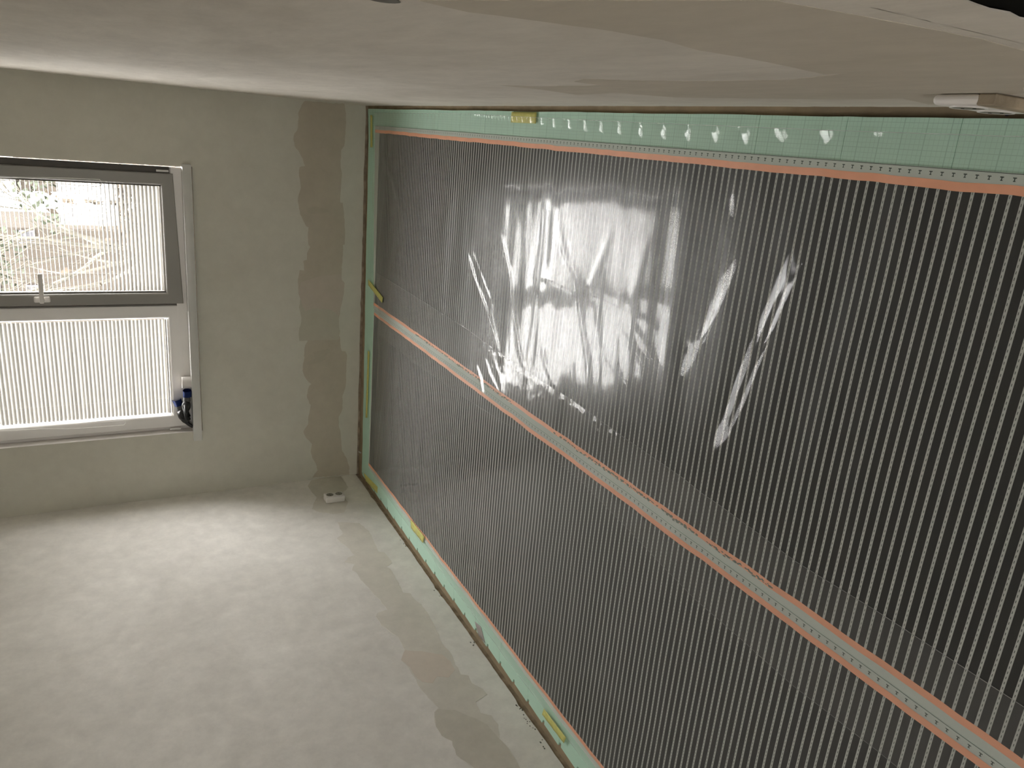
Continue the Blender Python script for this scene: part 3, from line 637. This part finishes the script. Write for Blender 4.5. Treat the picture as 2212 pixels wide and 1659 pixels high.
def grid_mesh(name, X, Y, Z, mask=None, smooth=True):
    ny, nx = X.shape; v = np.stack([X, Y, Z], -1).reshape(-1, 3)
    i = np.arange(ny * nx).reshape(ny, nx)
    q = np.stack([i[:-1, :-1], i[:-1, 1:], i[1:, 1:], i[1:, :-1]], -1).reshape(-1, 4)
    if mask is not None: q = q[mask[:-1, :-1].reshape(-1)]
    me = bpy.data.meshes.new(name); me.vertices.add(len(v)); me.vertices.foreach_set('co', v.astype(np.float32).ravel())
    me.loops.add(len(q) * 4); me.loops.foreach_set('vertex_index', q.astype(np.int32).ravel())
    me.polygons.add(len(q)); me.polygons.foreach_set('loop_start', np.arange(len(q), dtype=np.int32) * 4)
    me.update(calc_edges=True); me.validate()
    if smooth: me.shade_smooth()
    return me
def wob(y, s): return .0016 * vnoise(np.full_like(y, 3.3 + s), y * 9.0, 4) + .0010 * vnoise(np.full_like(y, 8.1 + s), y * 22.0, 5)
PITCH, GAP = .0225, .0064
YN = .20
def film(label, xa, xb, end_r, end_l, seed):
    """one lane of carbon heating film: carrier, two copper bus bars, carbon strips, printed ticks. xa > xb are the outer film edges"""
    root = empty('heating_film', ((xa + xb) / 2, 2.2, 0)); tag(root, label, 'heating film', 'lanes of carbon heating film')
    inv = Matrix.Translation(-root.location)
    def part(name, me, mat):
        o = link(name, me, mat); o.parent = root; o.matrix_parent_inverse = inv; return o
    yend = lambda x: end_r + (end_l - end_r) * (xa - x) / (xa - xb)
    nx, ny = 60, 420
    sx = np.linspace(xa, xb, nx); tt = np.linspace(0, 1, ny)
    X, T = np.meshgrid(sx, tt); YE = yend(X); Y = YN + (YE - YN) * T
    part('carrier_film', grid_mesh('carrier_film', X, Y, film_h(X, Y)), M_pet)
    ca, cb = xa - .0205, xb + .0205                    # inner copper edges start here
    wdt = .0165
    for c0, c1, sd in ((ca, ca - wdt, seed), (cb, cb + wdt, seed + 1)):
        yb = np.linspace(YN, 1, 2)
        yy = np.linspace(YN, yend(c0) - .004, 520); u = np.linspace(0, 1, 3)
        U, Y2 = np.meshgrid(u, yy); W = wob(yy, sd)[:, None]
        X2 = c0 + (c1 - c0) * U + W
        part('copper_bus_bar', grid_mesh('copper_bus_bar', X2, Y2, film_h(X2, Y2) + .00035), M_copper)
    a, b = ca - wdt * .8, cb + wdt * .8
    k0 = int((YN - 1.103) / PITCH); y = 1.103 + PITCH * k0 + GAP / 2; cnt = 0
    us = np.linspace(a, b, 36); rnd = random.Random(seed)
    while True:
        y1 = y + PITCH - GAP
        if y1 > yend(b) - .006: break
        V, U = np.meshgrid(np.array([y, y1]), us, indexing='ij')
        V = V + .0010 * vnoise(U * 5 + y * 3, V * 6, 6)
        part('carbon_strip', grid_mesh('carbon_strip', U, V, film_h(U, V) + .00018), M_carbon)
        y += PITCH; cnt += 1
    # printed ticks: dashes in each gap and the row of marks along the right margin
    tk = MB(); vs = []; fs = []
    def quad(x0, x1, y0, y1):
        n = len(vs); z = float(film_h((x0 + x1) / 2, (y0 + y1) / 2)) + .00022
        vs.extend([(x0, y0, z), (x1, y0, z), (x1, y1, z), (x0, y1, z)]); fs.append((n, n + 1, n + 2, n + 3))
    yk = 1.103 + PITCH * k0
    while yk < min(end_r, end_l) - .01:
        if yk < 2.2:
            x = a - .004
            while x > b + .01: quad(x - .0052, x, yk - .0006, yk + .0006); x -= .0112
        xm = xa - .0105
        quad(xm - .0035, xm + .0035, yk - .0009, yk + .0009); quad(xm + .0018, xm + .0036, yk - .0034, yk + .0034); quad(xm - .0036, xm - .0022, yk - .0022, yk + .0022)
        yk += PITCH
    me = pyd('printed_marks', vs, fs); o = part('printed_marks', me, M_ink); o['kind'] = 'stuff'
    me2 = pyd('margin_line', [(xa - .0008, YN, .0052), (xa - .0018, YN, .0052), (xa - .0018, end_r - .01, .0052), (xa - .0008, end_r - .01, .0052)], [(0, 1, 2, 3)])
    yy = np.linspace(YN, end_r - .01, 200); X3, Y3 = np.meshgrid(np.array([xa - .0006, xa - .0016]), yy); 
    part('margin_line', grid_mesh('margin_line', X3, Y3, film_h(X3, Y3) + .0003), M_ink)
    if seed == 1:                                     # smudged adhesive along the joint between the lanes
        bl = MB(); rb = random.Random(31); vs = []; fs = []
        for i in range(520):
            y = rb.uniform(.42, 3.6); x = b - wdt * .2 - .004 - abs(rb.gauss(0, .0035)); r = rb.uniform(.0012, .0034); n = len(vs)
            if vnoise(np.array([y * 3.0]), np.array([2.0]), 5)[0] < -.15: continue
            for k in range(7):
                a_ = 2 * math.pi * k / 7; rr = r * rb.uniform(.6, 1.3); px, py = x + rr * math.cos(a_), y + 2.2 * rr * math.sin(a_)
                vs.append((px, py, float(film_h(px, py)) + .00042))
            fs.append(tuple(range(n, n + 7)))
        o = part('adhesive_smudge', pyd('adhesive_smudge', vs, fs), simple('grey_smudge', (.20, .235, .20), .8, .2)); o['kind'] = 'stuff'
    return cnt
n1 = film('lane of black striped heating film on the right, under the big window reflection', .0215, -1.0098, 4.384, 4.318, 1)
n2 = film('lane of black striped heating film along the left wall', -1.0102, -2.0455, 4.305, 4.318, 5)
print('carbon strips', n1, n2)

# ------------------------------------------------------------------ clear polythene sheets over the film
def seg_dist(X, Y, pl):
    """distance to a polyline and the position 0..1 along it"""
    best = np.full(X.shape, 1e9); pos = np.zeros(X.shape); L = [0]
    for (x0, y0), (x1, y1) in zip(pl, pl[1:]): L.append(L[-1] + math.hypot(x1 - x0, y1 - y0))
    for i, ((x0, y0), (x1, y1)) in enumerate(zip(pl, pl[1:])):
        dx, dy = x1 - x0, y1 - y0; l2 = dx * dx + dy * dy
        t = np.clip(((X - x0) * dx + (Y - y0) * dy) / l2, 0, 1)
        d = np.hypot(X - x0 - t * dx, Y - y0 - t * dy); m = d < best
        best = np.where(m, d, best); pos = np.where(m, (L[i] + t * math.sqrt(l2)) / L[-1], pos)
    return best, pos
RIDGES = RIDGE_DATA
def sheet_h(X, Y):
    Z = film_h(X, Y) + .0012
    Z = Z + .0011 * (1 + vnoise(X * 2.2, Y * 5.5 + X * 1.5, 2)) + .0005 * (1 + vnoise(X * 6 + 5, Y * 11, 3))
    for pl_, h, sg in RIDGES:
        xs_ = [p[0] for p in pl_]; ys_ = [p[1] for p in pl_]; m = 5 * sg
        sel = (X > min(xs_) - m) & (X < max(xs_) + m) & (Y > min(ys_) - m) & (Y < max(ys_) + m)
        if not sel.any(): continue
        d, t = seg_dist(X[sel], Y[sel], pl_)
        Z[sel] += h * np.exp(-.5 * (d / sg) ** 2) * np.clip(np.sin(np.pi * np.clip(t * .94 + .03, 0, 1)), 0, 1) ** .45
    return Z
def interp(pts, v): 
    return np.interp(v, [p[0] for p in pts], [p[1] for p in pts])
def sheet(label, right_edge, left_edge, end_pts, zoff, step, frill=None, mat=None):
    ny = int((4.38 - YN) / step); nx = int(1.1 / step)
    yv = np.linspace(0, 1, ny); xv = np.linspace(0, 1, nx); U, V = np.meshgrid(xv, yv)
    Y = YN + (4.40 - YN) * V
    XR_ = interp(right_edge, Y); XL_ = interp(left_edge, Y)
    X = XR_ + (XL_ - XR_) * U
    YE = interp(end_pts, -X); Y = YN + (YE - YN) * V
    XR_ = interp(right_edge, Y); XL_ = interp(left_edge, Y); X = XR_ + (XL_ - XR_) * U
    Z = sheet_h(X, Y) + zoff
    if frill: Z = Z + frill(X, Y, X - XR_, XL_ - X)
    me = grid_mesh('clear_sheet', X, Y, Z); o = link('clear_plastic_sheet', me, mat or M_poly)
    for col_, sg in ((0, -1), (nx - 1, 1)):            # the cut edge, slightly thickened and milky
        xe = X[:, col_]; ye = Y[:, col_]; ze = Z[:, col_]
        XX = np.stack([xe + sg * -.0010, xe + sg * .0004], 1); YY = np.stack([ye, ye], 1); ZZ = np.stack([ze + .0004, ze + .0004], 1)
        link('sheet_edge', grid_mesh('sheet_edge', XX, YY, ZZ), M_hem, o)
    tag(o, label, 'plastic sheet', 'clear plastic sheets over the heating film'); return o
RE_A = [(.2, .082), (1.2, .080), (1.87, .083), (2.4, .087), (3.09, .095), (3.9, .092), (4.4, .088)]
LE_A = [(.2, -1.172), (.77, -1.172), (1.0, -1.182), (1.37, -1.166), (1.97, -1.084), (2.41, -1.075), (2.99, -1.115), (3.58, -1.135), (4.4, -1.140)]
RE_B = [(.2, -.878), (.56, -.876), (.85, -.875), (1.07, -.882), (1.45, -.854), (1.76, -.844), (2.06, -.827), (2.66, -.816), (3.02, -.798), (3.8, -.79), (4.4, -.785)]
LE_B = [(.2, -2.07), (1.8, -2.07), (2.35, -2.078), (3.2, -2.07), (4.4, -2.055)]
def frill_a(X, Y, dr, dl):          # right edge of the right sheet lifts in small scallops
    e = np.exp(-np.abs(dr) / np.interp(Y, [.2, 1.2, 2.4, 2.8], [.028, .028, .022, .012]))
    amp = np.interp(Y, [.2, 1.0, 1.3, 2.4, 3.2, 4.4], [.004, .011, .016, .014, .006, .001])
    w = .62 + .38 * np.sin(2 * np.pi * Y / np.interp(Y, [.2, 2.6, 3.4, 4.4], [.16, .12, .05, .05]) + 1.3 * vnoise(Y * 2, Y * 3, 3))
    return e * amp * w
def frill_b(X, Y, dr, dl):
    e = np.exp(-np.abs(dr) / .022); a = np.exp(-((Y - 2.25) / .55) ** 2) * .007 + .0012
    w = .5 + .35 * vnoise(Y * 13 + 3, Y * 3, 2) + .3 * vnoise(Y * 41, X * 25, 3)
    e2 = np.exp(-np.abs(dl) / .012) * .001 * (1 + vnoise(Y * 30, X * 9, 5))
    crumple = .0018 * vnoise(X * 55, Y * 55, 6) * np.exp(-np.abs(dr) / .10) * np.exp(-((Y - 2.35) / .6) ** 2)
    roll = np.exp(-.5 * ((dr + .020 + .006 * vnoise(Y * 9, X * 2, 4)) / .0085) ** 2) * (a * .95 - .0006) * (.6 + .5 * vnoise(Y * 17, X * 9, 5))
    return roll + .25 * e * a * w + e2 + crumple
ST = .0065
sheet('clear plastic sheet on the right with the window mirrored in its wrinkles', RE_A, LE_A, [(-.2, 4.40), (0, 4.392), (.36, 4.392), (.87, 4.263), (1.07, 4.181), (1.3, 4.18)], 0, ST, frill_a)
ST = .0052
sheet('clear plastic sheet on the left, its crumpled edge lapping over the right sheet', RE_B, LE_B, [(.7, 4.27), (1.07, 4.195), (1.36, 4.187), (1.70, 4.209), (1.96, 4.192), (2.1, 4.19)], .0022, ST, frill_b, clear_sheet('clear_polythene_milky', SHEET_R0, SHEET_GAIN, .06, .046, (.985, .985, .985), True))

# ------------------------------------------------------------------ strips of tape
def tape(label, pts, mat, z=.0012, lift=0):
    a, b, c, d = [Vector((p[0], p[1], 0)) for p in pts]
    n = 12; X = np.zeros((n, 4)); Y = np.zeros((n, 4)); Z = np.zeros((n, 4))
    for i in range(n):
        t = i / (n - 1); p = a.lerp(b, t); q = d.lerp(c, t)
        for j in range(4):
            w = p.lerp(q, j / 3); X[i, j] = w.x; Y[i, j] = w.y; Z[i, j] = z + .0006 * math.sin(i * 1.9 + j) + lift * abs(t - .5)
    me = grid_mesh('tape_strip', X, Y, Z); o = link('tape_strip', me, mat); md = o.modifiers.new('thick', 'SOLIDIFY'); md.thickness = .0004
    tag(o, label, 'tape', 'strips of tape on the underlay'); return o
tape('yellow tape strip beside the right wall', [(.107, 2.718), (.107, 2.524), (.069, 2.524), (.069, 2.718)], M_tape_y, .0052)
tape('yellow tape strip at the far right corner, along the window wall', [(.078, 4.474), (-.098, 4.455), (-.096, 4.418), (.074, 4.436)], M_tape_y, .004)
tape('slanting yellow tape strip across the far end of the right film', [(-.853, 4.405), (-.903, 4.122), (-.938, 4.135), (-.888, 4.40)], M_tape_y, .0115)
tape('long thin yellow tape strip at the far end, left of the middle', [(-1.293, 4.394), (-1.735, 4.40), (-1.724, 4.366), (-1.292, 4.36)], M_tape_y, .0045)
tape('yellow tape strip in the far left corner', [(-2.124, 4.420), (-2.094, 4.130), (-2.140, 4.135), (-2.162, 4.37)], M_tape_y, .0008)
tape('yellow tape strip below the wall socket, by the left wall', [(-2.014, 3.535), (-2.012, 3.325), (-2.058, 3.340), (-2.062, 3.520)], M_tape_y, .0085)
tape('nearest yellow tape strip, by the left wall', [(-2.075, 2.035), (-2.073, 1.870), (-2.108, 1.880), (-2.110, 2.043)], M_tape_y, .0095)
tape('grey tape strip folded over the board edge at the left wall', [(-2.114, 2.690), (-2.100, 2.625), (-2.152, 2.570), (-2.158, 2.640)], M_tape_g, .0008)
o = link('white_screw_plug', MB().tube([(-2.03, YF - .035, -.010), (-2.03, YF - .012, -.004)], .005, 8).mesh('white_screw_plug'), M_crumb)
tag(o, 'small white plug lying in the gap under the window wall', 'wall plug')

# ------------------------------------------------------------------ outside the window
M_grass = simple('dull_grass', (0.0294, 0.0277, 0.0173), .95, .1, noise=.3, scale=1.5)
M_brick = simple('pale_brown_wall', (0.0432, 0.0363, 0.0294), .9, .1, noise=.15, scale=.8)
M_roofm = simple('grey_roof', (0.0415, 0.0381, 0.0381), .8, .2)
M_wfr = simple('white_window_frame', (0.0761, 0.0727, 0.0796), .6, .2)
M_wgl = simple('dull_pane', (0.0346, 0.0346, 0.0398), .3, .4)
M_bark = simple('pale_bark', (0.0692, 0.0640, 0.0519), .9, .1, noise=.2, scale=6)
M_leaf = simple('evergreen_leaf', (0.0259, 0.0311, 0.0190), .8, .2, noise=.35, scale=5)
M_scrub = simple('bare_scrub', (0.0415, 0.0329, 0.0242), .95, .1, noise=.4, scale=3)
GZ = -6.0
gd = link('ground', MB().box(-160, 120, 6, 220, GZ - .3, GZ).mesh('ground'), M_grass); tag(gd, kind='structure')
def house(label, x0, x1, y, z1, wins, roof):
    root = empty('house', ((x0 + x1) / 2, y, GZ)); tag(root, label, 'house'); inv = Matrix.Translation(-root.location)
    def part(n, me, mat, p=None):
        o = link(n, me, mat); o.parent = p or root
        if p is None: o.matrix_parent_inverse = inv
        return o
    part('facade', MB().box(x0, x1, y, y + 9, GZ, z1).mesh('facade'), M_brick)
    rf = MB(); v = [rf.bm.verts.new(p) for p in ((x0 - .4, y - .5, z1), (x1 + .4, y - .5, z1), (x1 + .4, y + 9.5, z1), (x0 - .4, y + 9.5, z1), (x0 - .4, y + 4.5, z1 + roof), (x1 + .4, y + 4.5, z1 + roof))]
    for q in ((0, 1, 5, 4), (2, 3, 4, 5), (1, 2, 5), (3, 0, 4), (3, 2, 1, 0)): rf.bm.faces.new([v[i] for i in q])
    part('roof', rf.mesh('roof'), M_roofm)
    for (wx, wz, ww, wh) in wins:
        f = part('window', MB().ring(wx - ww / 2, wx + ww / 2, wz - wh / 2, wz + wh / 2, [(0, y - .12), (.1, y - .12), (.1, y + .1), (0, y + .1)]).box(wx - ww / 2, wx + ww / 2, y - .11, y - .04, wz + .05, wz + .14).mesh('window'), M_wfr)
        part('pane', MB().box(wx - ww / 2 + .05, wx + ww / 2 - .05, y - .03, y + .02, wz - wh / 2 + .05, wz + wh / 2 - .05).mesh('pane'), M_wgl, f)
house('pale brown house with white framed windows seen through the open blind', -22, -8.1, 60, 12.0, [(-8.72, 8.1, .9, .85), (-8.70, 5.85, .9, .95), (-12.5, 8.1, 1.2, 1.0), (-12.5, 5.7, 1.2, 1.0), (-16, 8.1, 1.2, 1.0), (-16, 5.7, 1.2, 1.0)], 3.5)
house('lower brown house behind the bare tree', -8.0, 4, 84, 8.0, [(-6.5, 4.2, 1.2, 1.0), (-3.0, 4.2, 1.2, 1.0), (-6.5, 1.0, 1.2, 1.0), (-3, 1, 1.2, 1.0)], 3.4)
def branch_tree(name, label, base, h, seed, mat, spread, levels, r0):
    root = empty(name, base); tag(root, label, 'tree', 'trees outside the window')
    rnd = random.Random(seed); m = MB(); tips = []
    def grow(p, d, L, r, lv):
        pts = [p]; q = p.copy(); dd = d.copy()
        for i in range(4):
            dd = (dd + Vector((rnd.uniform(-.16, .16), rnd.uniform(-.16, .16), rnd.uniform(-.03, .10)))).normalized(); q = q + dd * L / 4; pts.append(q.copy())
        m.tube(pts, [r * (1 - .13 * i) for i in range(5)], 5 if lv > 1 else 8, False)
        if lv == levels: tips.append(q); return
        for i in range(3 if lv else 4):
            s = pts[rnd.choice([2, 3, 4, 4])]; a = rnd.uniform(0, 6.28)
            nd = (dd + Vector((math.cos(a), math.sin(a), rnd.uniform(-.1, .5))) * spread).normalized()
            grow(s, nd, L * rnd.uniform(.55, .8), r * .55, lv + 1)
    grow(Vector((0, 0, 0)), Vector((0, 0, 1)), h * .42, r0, 0)
    link('branches', m.mesh('branches', True), mat, root)
    return root, tips
branch_tree('bare_tree', 'bare tree with pale forked branches seen through the blind', (-7.1, 42, GZ), 15.5, 5, M_bark, .62, 4, .22)
branch_tree('bare_tree', 'thinner bare tree low behind the right blind', (-5.2, 36, GZ), 9.0, 9, M_bark, .7, 4, .13)
def leafy(label, base, h, w, seed, mat, group):
    root, tips = branch_tree('evergreen_tree', label, base, h, seed, M_bark, .8, 3, .2); root['group'] = group
    rnd = random.Random(seed); v = []; f = []
    for t in tips:
        for k in range(26):
            c = t + Vector((rnd.gauss(0, w), rnd.gauss(0, w), rnd.gauss(0, w * .7))); s = rnd.uniform(.05, .12)
            a = Vector((rnd.uniform(-1, 1), rnd.uniform(-1, 1), rnd.uniform(-1, 1))).normalized(); b = a.orthogonal().normalized() * s; a = a * s * 1.6; n = len(v)
            v.extend([c - a - b, c + a - b, c + a + b, c - a + b]); f.append((n, n + 1, n + 2, n + 3))
    o = link('foliage', pyd('foliage', v, f), mat, root); o['kind'] = 'stuff'
leafy('leafy green tree in front of the houses outside', (-6.9, 50, GZ), 17.5, .55, 3, M_leaf, 'trees outside the window')
leafy('reddish brown scrubby tree low outside the window', (-3.4, 40, GZ), 9.5, .6, 14, M_scrub, 'trees outside the window')
rnd = random.Random(2); v = []; f = []
for i in range(9000):
    c = Vector((rnd.uniform(-16, 2), rnd.uniform(23, 25), GZ + abs(rnd.gauss(0, 1)) * 2.6)); s = rnd.uniform(.04, .11)
    a = Vector((rnd.uniform(-1, 1), rnd.uniform(-1, 1), rnd.uniform(-1, 1))).normalized(); b = a.orthogonal().normalized() * s; a = a * s * 1.5; n = len(v)
    v.extend([c - a - b, c + a - b, c + a + b, c - a + b]); f.append((n, n + 1, n + 2, n + 3))
o = link('hedge', pyd('hedge', v, f), M_scrub); tag(o, 'tangled brown hedge along the foot of the houses outside', 'hedge', kind='stuff')
wm = MB(); 
for dz in (0, .42): wm.tube([(-30, 34, 6.6 + dz), (-10, 33.5, 4.65 + dz), (4, 33, 4.9 + dz), (16, 33, 6.4 + dz)], .022, 6)
o = link('overhead_wires', wm.mesh('overhead_wires'), M_bark); tag(o, 'two thin overhead wires crossing outside the window', 'wires')
